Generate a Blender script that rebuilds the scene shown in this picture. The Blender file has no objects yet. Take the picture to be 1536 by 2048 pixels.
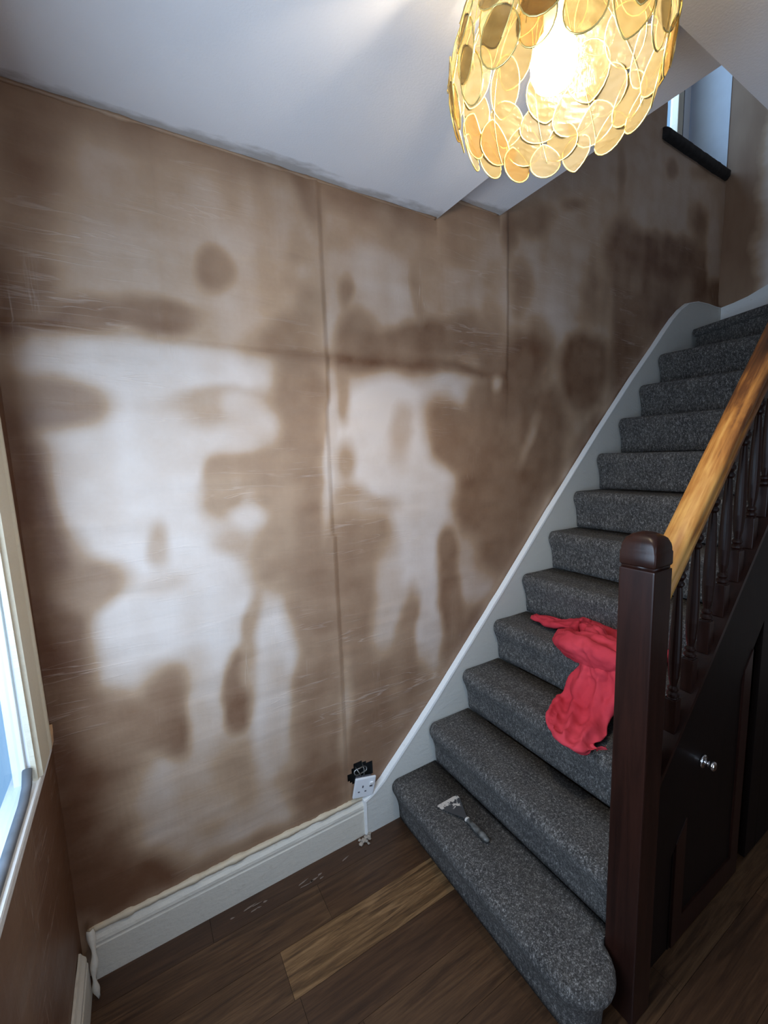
import bpy, bmesh, math, random
import numpy as np
from mathutils import Vector, Matrix, noise
random.seed(7)
PI=math.pi
S=bpy.context.scene; COL=S.collection
# ---------------- camera ----------------
R_=(0.85829,-0.51211,-0.03297); U_=(0.09339,0.09269,0.99131); F_=(0.50460,0.85390,-0.12738)
cam=bpy.data.cameras.new('camera'); co=bpy.data.objects.new('camera',cam); COL.objects.link(co)
M=Matrix(((R_[0],U_[0],-F_[0],.2730),(R_[1],U_[1],-F_[1],-1.5048),(R_[2],U_[2],-F_[2],1.6174),(0,0,0,1)))
co.matrix_world=M; cam.sensor_fit='VERTICAL'; cam.sensor_height=36; cam.lens=847.42/2048*36; cam.clip_start=.02
S.camera=co
S.view_settings.view_transform='Standard'; S.view_settings.look='None'; S.view_settings.exposure=0.0; S.view_settings.gamma=1
# ---------------- world, daylight and added fill lamps ----------------
W=bpy.data.worlds.new('sky'); S.world=W; W.use_nodes=True
bg=W.node_tree.nodes['Background']; bg.inputs[0].default_value=(.34,.62,1,1); bg.inputs[1].default_value=0.9
def area(name,loc,tgt,sx,sy,power,col):
    l=bpy.data.lights.new(name,'AREA'); l.shape='RECTANGLE'; l.size=sx; l.size_y=sy; l.energy=power; l.color=col
    o=bpy.data.objects.new(name,l); COL.objects.link(o); o.location=loc
    o.rotation_euler=(Vector(tgt)-Vector(loc)).to_track_quat('-Z','Y').to_euler(); return o
area('daylight_front_window',(-.12,-.98,1.5),(1.2,-.90,1.2),.84,1.1,34,(.68,.82,1))
area('fill_behind_camera',(.9,-2.99,1.2),(.9,0,1.1),1.1,1.9,11,(.74,.84,1))  # added fill lamp behind the camera, brightens the hall; no known source
area('daylight_stair_window',(3.62,.52,4.05),(3.4,-1.2,3.0),.7,1.0,17,(.55,.76,1))
area('fill_landing',(2.6,-1.9,4.5),(3.0,0,3.0),1.2,.8,4,(.85,.88,1))  # added unseen lamp upstairs, brightens the wall above the stairs
# ---------------- helpers ----------------
def obj(name,me,mat,parent=None,smooth=False):
    if isinstance(me,bmesh.types.BMesh):
        b=me; me=bpy.data.meshes.new(name); b.normal_update(); b.to_mesh(me); b.free()
    for m in (mat if isinstance(mat,(list,tuple)) else [mat]): me.materials.append(m)
    o=bpy.data.objects.new(name,me); COL.objects.link(o)
    if parent: o.parent=parent
    if smooth: me.polygons.foreach_set('use_smooth',[True]*len(me.polygons))
    return o
def tag(o,label=None,cat=None,group=None,kind=None):
    for k,v in (('label',label),('category',cat),('group',group),('kind',kind)):
        if v: o[k]=v
    return o
def empty(name,loc=(0,0,0)):
    o=bpy.data.objects.new(name,None); COL.objects.link(o); o.location=loc; o.empty_display_size=.05; return o
def keep(o,parent):   # child built in world coordinates under an Empty at parent.location
    o.parent=parent; o.location=o.location-parent.location if parent.location.length else o.location; return o
def struct(name,b,mat,smooth=False,parent=None):
    o=obj(name,b,mat,parent,smooth)
    if not parent: o['kind']='structure'
    return o
def box(b,x0,x1,y0,y1,z0,z1,bev=0,mi=0):
    r=bmesh.ops.create_cube(b,size=1); vs=r['verts']
    for v in vs: v.co=Vector(((x0+x1)/2+v.co.x*(x1-x0),(y0+y1)/2+v.co.y*(y1-y0),(z0+z1)/2+v.co.z*(z1-z0)))
    fs={f for v in vs for f in v.link_faces}
    for f in fs: f.material_index=mi
    if bev:
        es={e for v in vs for e in v.link_edges}
        bmesh.ops.bevel(b,geom=list(es),offset=bev,segments=2,affect='EDGES',profile=.6)
    return b
def newbox(*a,**k): b=bmesh.new(); return box(b,*a,**k)
def prism(b,pts,axis,a0,a1):
    """pts: 2D polygon; axis 'y' -> (x,z) extruded in y ; 'z' -> (x,y); 'x' -> (y,z)"""
    def P(p,t): return {'y':(p[0],t,p[1]),'z':(p[0],p[1],t),'x':(t,p[0],p[1])}[axis]
    A=[b.verts.new(P(p,a0)) for p in pts]; B=[b.verts.new(P(p,a1)) for p in pts]; n=len(pts)
    b.faces.new(A); b.faces.new(B[::-1])
    for i in range(n): b.faces.new((A[i],B[i],B[(i+1)%n],A[(i+1)%n]))
    bmesh.ops.recalc_face_normals(b,faces=b.faces); return b
def loft(b,rings,cap=True,closed=True):
    R=[[b.verts.new(p) for p in r] for r in rings]; n=len(R[0])
    for A,B in zip(R,R[1:]):
        for i in range(n if closed else n-1): b.faces.new((A[i],A[(i+1)%n],B[(i+1)%n],B[i]))
    if cap: b.faces.new(R[0][::-1]); b.faces.new(R[-1])
    bmesh.ops.recalc_face_normals(b,faces=b.faces); return b
def tube(b,pts,r,n=10,closed=False):
    pts=[Vector(p) for p in pts]; rings=[]; up=Vector((0,0,1))
    for i,p in enumerate(pts):
        a=pts[(i-1)%len(pts)] if (i or closed) else p; c=pts[(i+1)%len(pts)] if (i<len(pts)-1 or closed) else p
        d=(c-a).normalized(); u=up if abs(d.z)<.95 else Vector((1,0,0)); s=d.cross(u).normalized(); t=s.cross(d)
        rr=r[i] if isinstance(r,(list,tuple)) else r
        rings.append([p+(s*math.cos(2*PI*k/n)+t*math.sin(2*PI*k/n))*rr for k in range(n)])
    if closed: rings.append(rings[0])
    R=[[b.verts.new(q) for q in ring] for ring in (rings[:-1] if closed else rings)]
    m=len(R)
    for i in range(m if closed else m-1):
        A,B=R[i],R[(i+1)%m]
        for k in range(n): b.faces.new((A[k],A[(k+1)%n],B[(k+1)%n],B[k]))
    if not closed: b.faces.new(R[0][::-1]); b.faces.new(R[-1])
    return b
def lathe(b,prof,c,n=20,axis='z'):
    rings=[]
    for r,h in prof:
        rings.append([Vector(c)+({'z':Vector((r*math.cos(t),r*math.sin(t),h)),'y':Vector((r*math.cos(t),-h,r*math.sin(t)))}[axis]) for t in [2*PI*k/n for k in range(n)]])
    return loft(b,rings)
# ---------------- materials ----------------
class N:
    def __init__(s,name):
        s.m=bpy.data.materials.new(name); s.m.use_nodes=True; s.t=s.m.node_tree; s.p=s.t.nodes['Principled BSDF']; s.out=s.t.nodes['Material Output']
    def n(s,typ,**k):
        x=s.t.nodes.new(typ)
        for a,v in k.items():
            if a.startswith('i_'): 
                key=a[2:]; key=int(key) if key.isdigit() else key.replace('_',' ')
                x.inputs[key].default_value=v
            else: setattr(x,a,v)
        return x
    def l(s,a,b): s.t.links.new(a,b)
    def coord(s,scale=(1,1,1),rot=(0,0,0)):
        c=s.n('ShaderNodeTexCoord'); mp=s.n('ShaderNodeMapping'); mp.inputs['Scale'].default_value=scale; mp.inputs['Rotation'].default_value=rot
        s.l(c.outputs['Object'],mp.inputs[0]); return mp.outputs[0]
    def noise(s,vec,scale,detail=4,rough=.5,dist=0):
        x=s.n('ShaderNodeTexNoise'); x.inputs['Scale'].default_value=scale; x.inputs['Detail'].default_value=detail; x.inputs['Roughness'].default_value=rough; x.inputs['Distortion'].default_value=dist
        s.l(vec,x.inputs['Vector']); return x.outputs['Fac']
    def ramp(s,fac,stops):
        r=s.n('ShaderNodeValToRGB'); e=r.color_ramp.elements
        while len(e)>1: e.remove(e[-1])
        e[0].position=stops[0][0]; e[0].color=(*stops[0][1],1)
        for p,c in stops[1:]: q=e.new(p); q.color=(*c,1)
        s.l(fac,r.inputs[0]); return r.outputs[0]
    def mix(s,fac,a,b,typ='MIX'):
        x=s.n('ShaderNodeMix',data_type='RGBA',blend_type=typ)
        for sock,v in ((0,fac),(6,a),(7,b)):
            if hasattr(v,'links'): s.l(v,x.inputs[sock])
            elif sock==0: x.inputs[0].default_value=v
            else: x.inputs[sock].default_value=(*v,1)
        return x.outputs[2]
    def math(s,op,a,b=0.):
        x=s.n('ShaderNodeMath',operation=op)
        for i,v in ((0,a),(1,b)):
            if hasattr(v,'links'): s.l(v,x.inputs[i])
            else: x.inputs[i].default_value=v
        return x.outputs[0]
    def bump(s,h,strength=.3,dist=.01):
        x=s.n('ShaderNodeBump'); x.inputs['Strength'].default_value=strength; x.inputs['Distance'].default_value=dist; s.l(h,x.inputs['Height']); s.l(x.outputs[0],s.p.inputs['Normal'])
    def base(s,c):
        if hasattr(c,'links'): s.l(c,s.p.inputs['Base Color'])
        else: s.p.inputs['Base Color'].default_value=(*c,1)
    def rough(s,r):
        if hasattr(r,'links'): s.l(r,s.p.inputs['Roughness'])
        else: s.p.inputs['Roughness'].default_value=r
def plain(name,col,rough=.5,metal=0,nz=0,nscale=30,bump=0):
    k=N(name); v=k.coord()
    if nz:
        f=k.noise(v,nscale,5); k.base(k.ramp(f,[(.3,tuple(c*(1-nz) for c in col)),(.7,tuple(min(1,c*(1+nz)) for c in col))]))
        if bump: k.bump(f,bump,.004)
    else: k.base(col)
    k.rough(rough); k.p.inputs['Metallic'].default_value=metal; return k.m
# skim-plaster colours: damp patches dark, dried patches pale
DAMP=(.150,.068,.034); MID=(.41,.278,.182); DRY=(.66,.57,.51)
def plaster(name,attr=True,level=.15):
    k=N(name); v=k.coord()
    big=k.noise(v,3.0,3); fine=k.noise(v,60,4)
    if attr:
        a=k.n('ShaderNodeAttribute',attribute_name='dry'); f=a.outputs['Fac']
    else:
        f=k.math('ADD',k.math('MULTIPLY',k.noise(k.coord((1,1,.45)),2.2,3,.5,.4),.9),level-.45)
    f=k.math('ADD',f,k.math('MULTIPLY',k.math('SUBTRACT',fine,.5),.06))
    c=k.ramp(f,[(.05,DAMP),(.46,MID),(.92,DRY)])
    k.base(c)
    # trowel strokes: long shallow ridges, mostly level on the lower wall and upright above
    s1=k.noise(k.coord((2.4,2.4,13),(0,.07,0)),1.4,3,.5,.5); s2=k.noise(k.coord((7,7,.9)),1.5,3,.5,.3)
    g=k.noise(v,130,2)
    h=k.math('ADD',k.math('ADD',k.math('MULTIPLY',s1,.9),k.math('MULTIPLY',s2,.8)),k.math('MULTIPLY',g,.05))
    # thin trowel scratches: ridges of plaster left by the edge of the trowel, in patches
    def scratch(sc,rot,seed,thr):
        cc=k.n('ShaderNodeTexCoord'); mp=k.n('ShaderNodeMapping'); mp.inputs['Rotation'].default_value=rot; mp.inputs['Scale'].default_value=sc; mp.inputs['Location'].default_value=(seed,seed,seed); k.l(cc.outputs['Object'],mp.inputs[0])
        n=k.noise(mp.outputs[0],1.5,2,.5,.6); rid=k.math('SUBTRACT',1.,k.math('MULTIPLY',k.math('ABSOLUTE',k.math('SUBTRACT',n,.5)),26.)); rid=k.math('MAXIMUM',rid,0.)
        mp2=k.n('ShaderNodeMapping'); mp2.inputs['Location'].default_value=(seed*3.1,seed*1.7,seed*2.3); k.l(cc.outputs['Object'],mp2.inputs[0])
        msk=k.math('MAXIMUM',k.math('MULTIPLY',k.math('SUBTRACT',k.noise(mp.outputs[0],.9,3,.6,.5),thr),7.),0.)
        msk=k.math('MINIMUM',msk,1.); fl=k.math('MINIMUM',k.math('MAXIMUM',k.math('MULTIPLY',k.math('SUBTRACT',k.noise(mp2.outputs[0],1.7,2),.56),9.),0.),1.)
        return k.math('MULTIPLY',k.math('MULTIPLY',rid,msk),fl)
    sc_=k.math('ADD',scratch((2.6,2.6,30),(0,.12,0),3,.47),scratch((26,26,2.2),(0,.05,0),9,.52))
    k.base(k.mix(k.math('MULTIPLY',sc_,.30),c,(.70,.58,.50)))
    h=k.math('ADD',h,k.math('MULTIPLY',sc_,.45))
    k.bump(h,.24,.012)
    k.rough(k.math('ADD',k.math('MULTIPLY',s1,.25),.34)); k.p.inputs['Specular IOR Level'].default_value=.45
    return k.m
m_wall=plaster('damp_and_dry_plaster'); m_wall2=plaster('mostly_damp_plaster',False,.06); m_wall3=plaster('mottled_plaster',False,.35)
def ceilm():
    k=N('ceiling_paint'); v=k.coord(); a=k.noise(v,2.5,4); g=k.noise(v,160,3)
    c=k.ramp(a,[(.3,(.76,.76,.78)),(.7,(.82,.82,.84))])
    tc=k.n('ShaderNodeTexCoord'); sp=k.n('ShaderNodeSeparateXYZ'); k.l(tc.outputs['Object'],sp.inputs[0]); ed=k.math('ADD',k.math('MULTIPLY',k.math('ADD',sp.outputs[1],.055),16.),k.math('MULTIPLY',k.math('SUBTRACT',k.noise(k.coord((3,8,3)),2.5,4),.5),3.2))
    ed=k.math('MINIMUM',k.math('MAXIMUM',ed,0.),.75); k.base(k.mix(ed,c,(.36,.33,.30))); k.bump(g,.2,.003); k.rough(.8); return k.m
m_ceil=ceilm()
def cream(name,base=(.66,.62,.54),worn=(.42,.36,.28)):
    k=N(name); v=k.coord(); a=k.noise(k.coord((4,4,9)),6,6,.65); b=k.noise(v,70,4)
    k.base(k.mix(k.ramp(a,[(.60,(0,0,0)),(.85,(.7,.7,.7))]),base,worn)); k.bump(k.math('ADD',a,k.math('MULTIPLY',b,.3)),.4,.006); k.rough(.45); return k.m
m_skirt=cream('old_gloss_cream'); m_string=cream('painted_string',(.62,.62,.58),(.55,.54,.50)); m_frame=cream('window_trim_cream',(.70,.64,.50),(.55,.47,.34))
m_edge=cream('white_edge_paint',(.85,.86,.85),(.55,.52,.46))
m_render=plaster('rough_plaster_fillet',False,.26)
m_upvc=plain('white_plastic',(.80,.82,.84),.25); m_dark=plain('dark_gap',(.012,.012,.012),.8); m_gask=plain('grey_rubber',(.13,.145,.165),.5,0,.25,20)
m_socket=plain('socket_plastic',(.80,.82,.85),.28); m_sockdk=plain('socket_slot',(.10,.10,.12),.5); m_galv=plain('galvanised_box',(.30,.29,.27),.35,.8,.3,60)
def glass():
    k=N('window_glass'); t=k.t
    tr=k.n('ShaderNodeBsdfTransparent'); tr.inputs[0].default_value=(.93,.97,1,1); gl=k.n('ShaderNodeBsdfGlossy'); gl.inputs['Roughness'].default_value=.03
    mx=k.n('ShaderNodeMixShader'); mx.inputs[0].default_value=.06; k.l(tr.outputs[0],mx.inputs[1]); k.l(gl.outputs[0],mx.inputs[2]); k.l(mx.outputs[0],k.out.inputs[0]); return k.m
m_glass=glass()
def carpet():
    k=N('speckled_grey_carpet'); v=k.coord(); a=k.noise(v,250,3,.8); b=k.noise(v,9,3); c=k.noise(k.coord((1,1,.5)),115,3,.7)
    f=k.math('ADD',k.math('MULTIPLY',a,.6),k.math('MULTIPLY',c,.4))
    col=k.ramp(f,[(.40,(.014,.013,.014)),(.49,(.058,.054,.052)),(.56,(.19,.178,.17)),(.63,(.50,.48,.45))])
    k.base(k.mix(.25,col,k.ramp(b,[(.3,(.055,.048,.042)),(.7,(.17,.152,.130))]))); k.bump(f,.9,.010); k.rough(.95)
    k.p.inputs['Sheen Weight'].default_value=.08; k.p.inputs['Specular IOR Level'].default_value=.1; return k.m
m_carpet=carpet()
def wood(name,stops,sc=(1.2,16,16),scale=3,rough=.4,bumps=.15,spec=.5):
    k=N(name); v=k.coord(sc); a=k.noise(v,scale,6,.6,.8); b=k.noise(k.coord((sc[0]*2,sc[1]*5,sc[2]*5)),scale*2,4,.7)
    f=k.math('ADD',k.math('MULTIPLY',a,.75),k.math('MULTIPLY',b,.25)); k.base(k.ramp(f,stops)); k.bump(f,bumps,.004); k.rough(rough); k.p.inputs['Specular IOR Level'].default_value=spec; return k.m
m_dkwood=wood('dark_stained_wood',[(.3,(.010,.0035,.0025)),(.7,(.031,.010,.0065))],(14,14,1),2.5,.34,.08,.35)
m_panel=wood('dark_stained_panel',[(.3,(.004,.002,.0015)),(.7,(.010,.0045,.003))],(14,14,1),2.5,.5,.08,.25)
def railm():
    k=N('part_sanded_rail'); v=k.coord((1.5,30,1.5),(0,math.radians(-47.5),0))
    c=k.n('ShaderNodeTexCoord'); mp=k.n('ShaderNodeMapping'); mp.inputs['Rotation'].default_value=(0,math.radians(47.5),0); k.l(c.outputs['Object'],mp.inputs[0])
    m2=k.n('ShaderNodeMapping'); m2.inputs['Scale'].default_value=(1.6,34,34); k.l(mp.outputs[0],m2.inputs[0])
    a=k.noise(m2.outputs[0],2.2,6,.6,.6); m3=k.n('ShaderNodeMapping'); m3.inputs['Scale'].default_value=(3.5,14,14); k.l(mp.outputs[0],m3.inputs[0]); b=k.noise(m3.outputs[0],1.3,4,.6,.5)
    sep=k.n('ShaderNodeSeparateXYZ'); k.l(c.outputs['Object'],sep.inputs[0])
    x=k.math('MULTIPLY',k.math('SUBTRACT',sep.outputs[0],1.70),.50)   # darker further up
    f=k.math('SUBTRACT',k.math('ADD',k.math('MULTIPLY',a,.45),k.math('MULTIPLY',b,.6)),x)
    k.base(k.ramp(f,[(.20,(.04,.014,.005)),(.36,(.16,.055,.014)),(.48,(.42,.17,.035)),(.66,(.66,.36,.10))])); k.bump(a,.2,.003); k.rough(.5); return k.m
m_rail=railm()
def floorm():
    k=N('plank_floor'); a=k.n('ShaderNodeAttribute',attribute_name='tone'); v=k.coord((1.0,14,1)); g=k.noise(v,2.6,6,.6,1.6)
    fine=k.noise(k.coord((5,90,1)),3,4,.7); f=k.math('ADD',k.math('MULTIPLY',g,.7),k.math('MULTIPLY',fine,.3))
    dark=k.ramp(f,[(.32,(.026,.011,.005)),(.55,(.058,.026,.012)),(.72,(.095,.046,.021))]); light=k.ramp(f,[(.38,(.050,.024,.009)),(.5,(.15,.080,.033)),(.62,(.27,.155,.070))])
    k.base(k.mix(a.outputs['Fac'],dark,light)); k.bump(f,.12,.003); k.rough(.42); return k.m
m_floor=floorm()
m_chrome=plain('chrome',(.82,.83,.85),.07,1.0)
# ---------------- main plaster wall ----------------
XC,ZD,H1,H2,XE=.9333,1.9916,2.5947,2.6928,4.0016
X1,Y3,X2=1.466,-.909,1.8254
BLOBS=[
(0.459, 2.339, 0.712, 0.164, -0.041, -0.474, 0.5, 0.3),(0.126, 2.443, 0.105, 0.032, -0.026, -0.233, 0.2, 0.6),(0.078, 2.14, 0.079, 0.015, -0.017, -0.152, 0.15, 0.5),
(0.029, 1.932, 0.036, 0.003, -0.038, -0.335, 0.12, 0.5),(0.332, 2.242, 0.244, 0.05, -0.014, -0.153, 0.56, 0.6),(0.708, 2.224, 0.221, 0.038, -0.019, -0.273, 0.55, 0.6),
(0.406, 2.489, 0.212, 0.062, -0.011, -0.124, 0.47, 0.6),(0.63, 2.482, 0.047, 0.012, -0.008, -0.105, 0.42, 0.8),(0.837, 2.345, 0.037, 0.008, -0.006, -0.099, 0.42, 0.8),
(0.894, 2.52, 0.04, 0.02, 0.027, -0.102, 0.22, 0.6),(0.56, 2.22, 0.064, 0.011, -0.006, -0.076, 0.26, 0.35),(0.367, 2.063, 0.138, -0.002, -0.012, -0.056, 0.24, 0.45),
(0.203, 2.03, 0.089, 0.011, -0.007, -0.068, 0.2, 0.5),(0.098, 1.991, 0.118, 0.006, -0.004, -0.029, 0.22, 0.6),(0.42, 2.051, 0.081, -0.005, -0.013, -0.052, 0.2, 0.5),
(0.82, 2.068, 0.154, 0.055, 0.017, -0.071, 0.26, 0.5),(0.906, 2.19, 0.057, 0.002, -0.041, -0.192, 0.28, 0.5),(0.393, 1.9, 0.431, 0.005, -0.012, -0.09, 0.82, 0.4),
(0.317, 1.665, 0.351, -0.007, -0.023, -0.258, 0.8, 0.35),(0.308, 1.416, 0.328, -0.038, -0.024, -0.267, 0.82, 0.4),(0.353, 1.112, 0.29, -0.196, -0.114, -0.262, 0.88, 0.45),
(0.109, 1.786, 0.124, -0.023, -0.018, -0.07, 0.34, 0.45),(0.532, 1.81, 0.171, 0.025, 0.001, -0.044, 0.5, 0.6),(0.521, 1.774, 0.094, 0.012, 0.001, -0.064, 0.55, 0.6),
(0.038, 1.629, 0.064, -0.002, -0.009, -0.082, 0.5, 0.6),(0.838, 1.799, 0.115, 0.003, -0.015, -0.25, 0.27, 0.35),(0.802, 1.472, 0.106, -0.009, -0.019, -0.315, 0.3, 0.4),
(0.672, 1.718, 0.078, 0.0, -0.006, -0.086, 0.72, 0.5),(0.627, 1.793, 0.067, 0.002, -0.004, -0.05, 0.7, 0.5),(0.628, 1.573, 0.151, 0.024, 0.007, -0.055, 0.34, 0.4),
(0.548, 1.509, 0.081, -0.006, -0.009, -0.119, 0.42, 0.45),(0.529, 1.578, 0.055, -0.003, -0.004, -0.049, 0.36, 0.5),(0.725, 1.441, 0.092, -0.009, -0.014, -0.2, 0.36, 0.5),
(0.616, 1.416, 0.065, -0.006, -0.004, -0.056, 0.74, 0.6),(0.551, 1.336, 0.066, -0.009, -0.005, -0.061, 0.5, 0.6),(0.675, 1.245, 0.108, -0.018, -0.007, -0.11, 0.35, 0.5),
(0.331, 1.353, 0.042, -0.005, -0.007, -0.077, 0.52, 0.55),(0.334, 1.234, 0.057, -0.011, -0.004, -0.041, 0.7, 0.8),(0.004, 1.466, 0.08, 0.006, -0.001, -0.359, 0.12, 0.4),
(0.047, 1.198, 0.108, 0.001, 0.008, -0.254, 0.12, 0.4),(0.151, 1.276, 0.092, -0.007, -0.002, -0.069, 0.32, 0.6),(0.135, 1.24, 0.073, -0.006, -0.002, -0.061, 0.36, 0.6),
(-0.005, 0.874, 0.145, -0.055, -0.024, -0.227, 0.06, 0.4),(0.019, 0.587, 0.155, -0.038, 0.01, -0.437, 0.02, 0.35),(0.133, 0.565, 0.075, -0.051, -0.064, -0.3, 0.06, 0.6),
(0.422, 0.426, 0.293, -0.142, -0.018, -0.228, 0.62, 0.4),(0.368, 0.753, 0.243, -0.09, -0.016, -0.195, 0.62, 0.5),(0.237, 0.784, 0.123, -0.106, -0.037, -0.084, 0.26, 0.6),
(0.302, 0.866, 0.069, -0.022, -0.009, -0.102, 0.3, 0.45),(0.311, 0.72, 0.073, -0.028, -0.009, -0.096, 0.22, 0.5),(0.119, 0.828, 0.128, -0.132, -0.05, -0.094, 0.24, 0.7),
(0.537, 0.798, 0.064, -0.027, -0.021, -0.15, 0.2, 0.3),(0.585, 0.983, 0.038, -0.012, -0.028, -0.2, 0.42, 0.5),(0.528, 0.733, 0.055, -0.02, -0.006, -0.084, 0.16, 0.5),
(0.696, 0.945, 0.09, -0.023, -0.01, -0.158, 0.92, 0.35),(0.416, 0.754, 0.054, -0.02, -0.012, -0.144, 0.72, 0.5),(0.646, 0.671, 0.083, -0.03, -0.02, -0.296, 0.74, 0.4),
(0.657, 0.398, 0.08, -0.036, -0.017, -0.268, 0.6, 0.4),(0.51, 0.444, 0.095, -0.044, -0.011, -0.146, 0.4, 0.5),(0.368, 0.374, 0.157, -0.08, -0.014, -0.169, 0.56, 0.6),
(0.182, 0.189, 0.133, -0.003, 0.039, -0.181, 0.0, 0.4),(0.722, 0.148, 0.169, -0.001, 0.027, -0.084, 0.24, 0.6),(0.383, 0.146, 0.303, 0.006, 0.017, -0.061, 0.22, 0.7),
(0.858, 0.66, 0.123, -0.046, -0.063, -0.688, 0.27, 0.35),(0.821, 1.123, 0.11, -0.021, -0.015, -0.255, 0.3, 0.4),(1.323, 2.368, 0.47, 0.086, -0.011, -0.345, 0.46, 0.3),
(1.135, 2.307, 0.199, 0.035, -0.005, -0.128, 0.68, 0.6),(1.039, 2.102, 0.128, 0.015, -0.006, -0.11, 0.5, 0.6),(1.268, 2.187, 0.243, 0.033, -0.004, -0.116, 0.62, 0.6),
(0.96, 2.163, 0.032, 0.004, -0.01, -0.195, 0.6, 0.6),(1.616, 2.38, 0.184, -0.03, -0.125, -0.209, 0.5, 0.6),(1.75, 2.317, 0.106, 0.0, -0.091, -0.311, 0.62, 0.5),
(1.797, 2.584, 0.078, 0.012, -0.019, -0.153, 0.56, 0.6),(1.618, 2.565, 0.143, 0.031, -0.001, -0.122, 0.36, 0.6),(1.014, 2.224, 0.033, 0.006, -0.003, -0.06, 0.34, 0.6),
(1.071, 2.097, 0.104, 0.012, -0.004, -0.077, 0.3, 0.4),(1.391, 2.103, 0.235, 0.015, -0.008, -0.078, 0.18, 0.4),(1.628, 2.139, 0.178, 0.019, -0.001, -0.097, 0.22, 0.5),
(1.191, 2.024, 0.256, 0.001, -0.007, -0.043, 0.24, 0.5),(1.37, 2.28, 0.03, 0.008, 0.018, -0.114, 0.36, 0.7),(1.388, 1.991, 0.497, -0.01, -0.008, -0.046, 0.2, 0.5),
(1.83, 2.417, 0.09, 0.015, 0.001, -0.11, 0.28, 0.5),(1.782, 2.201, 0.07, 0.008, 0.0, -0.133, 0.26, 0.5),(1.864, 2.108, 0.2, 0.019, 0.001, -0.115, 0.14, 0.5),
(1.181, 1.749, 0.262, 0.003, -0.009, -0.22, 0.93, 0.3),(1.104, 1.589, 0.184, -0.007, -0.006, -0.16, 0.96, 0.4),(1.353, 1.645, 0.238, -0.005, -0.007, -0.255, 0.94, 0.4),
(1.522, 1.861, 0.225, -0.022, -0.027, -0.108, 0.8, 0.5),(1.294, 1.433, 0.286, -0.022, -0.007, -0.237, 0.88, 0.4),(0.998, 1.86, 0.029, 0.001, -0.005, -0.112, 0.42, 0.6),
(0.933, 1.653, 0.025, -0.001, -0.027, -0.301, 0.75, 0.5),(1.257, 1.708, 0.065, 0.0, -0.004, -0.128, 0.58, 0.6),(0.998, 1.603, 0.048, -0.002, -0.005, -0.096, 0.42, 0.6),
(1.008, 1.455, 0.087, -0.007, -0.004, -0.079, 0.5, 0.7),(1.64, 1.888, 0.17, -0.038, -0.042, -0.085, 0.82, 0.5),(1.534, 1.708, 0.121, -0.164, -0.139, -0.061, 0.26, 0.3),
(1.781, 1.516, 0.188, 0.041, 0.136, -0.281, 0.24, 0.35),(1.781, 1.825, 0.18, 0.005, 0.0, -0.187, 0.22, 0.35),(2.042, 1.882, 0.204, 0.008, 0.004, -0.271, 0.16, 0.5),
(1.973, 1.557, 0.219, -0.008, 0.004, -0.329, 0.24, 0.4),(1.814, 1.966, 0.039, 0.002, 0.0, -0.042, 0.75, 0.7),(1.367, 1.157, 0.193, -0.029, -0.011, -0.434, 0.84, 0.35),
(1.079, 1.275, 0.143, -0.019, -0.008, -0.197, 0.32, 0.35),(0.988, 1.049, 0.123, -0.026, -0.018, -0.374, 0.32, 0.4),(1.044, 0.754, 0.189, -0.055, -0.017, -0.396, 0.3, 0.4),
(1.097, 1.428, 0.139, 0.005, 0.006, -0.051, 0.55, 0.7),(1.15, 0.95, 0.069, -0.022, -0.052, -0.321, 0.62, 0.5),(1.276, 0.828, 0.075, -0.021, -0.016, -0.229, 0.3, 0.4),
(1.379, 0.754, 0.074, -0.02, -0.005, -0.217, 0.74, 0.35),(1.376, 0.608, 0.058, -0.018, -0.002, -0.068, 0.74, 0.4),(1.681, 1.034, 0.144, -0.045, -0.053, -0.213, 0.68, 0.4),
(1.496, 1.161, 0.076, -0.011, -0.003, -0.129, 0.26, 0.4),(1.699, 1.376, 0.178, -0.016, -0.001, -0.169, 0.24, 0.45),(1.521, 0.915, 0.078, -0.011, 0.021, -0.224, 0.28, 0.4),
(1.581, 0.752, 0.089, -0.048, -0.077, -0.148, 0.28, 0.5),(1.868, 1.158, 0.167, -0.067, -0.084, -0.158, 0.22, 0.5),(1.662, 0.783, 0.141, 0.142, 0.055, -0.041, 0.2, 0.6),
(1.187, 0.548, 0.241, -0.164, -0.106, -0.21, 0.25, 0.4),(1.054, 0.408, 0.17, -0.067, -0.01, -0.231, 0.22, 0.4),(0.941, 0.543, 0.032, -0.013, -0.02, -0.238, 0.5, 0.7),
(0.818, 0.325, 0.149, -0.067, -0.007, -0.131, 0.18, 0.6),(2.297, 2.498, 0.603, 0.104, 0.018, -0.534, 0.56, 0.4),(2.757, 2.998, 1.023, 0.466, 0.285, -0.313, 0.54, 0.5),
(3.341, 3.147, 0.653, 0.168, 0.033, -0.307, 0.58, 0.5),(2.185, 2.286, 0.308, 0.04, 0.007, -0.291, 0.64, 0.6),(2.028, 2.722, 0.157, 0.037, 0.001, -0.089, 0.22, 0.6),
(1.894, 2.648, 0.046, 0.011, 0.001, -0.129, 0.2, 0.6),(2.344, 2.863, 0.088, 0.022, 0.001, -0.037, 0.26, 0.7),(2.74, 3.12, 0.037, 0.011, 0.007, -0.094, 0.28, 0.7),
(3.288, 3.303, 0.069, 0.02, 0.006, -0.06, 0.26, 0.5),(3.631, 3.401, 0.117, 0.033, 0.007, -0.052, 0.34, 0.7),(1.963, 2.418, 0.076, 0.013, 0.002, -0.136, 0.26, 0.6),
(2.02, 2.075, 0.171, -0.027, -0.096, -0.189, 0.14, 0.5),(2.482, 2.101, 0.244, 0.02, 0.007, -0.172, 0.14, 0.35),(2.466, 1.952, 0.177, 0.009, 0.006, -0.134, 0.16, 0.4),
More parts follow.
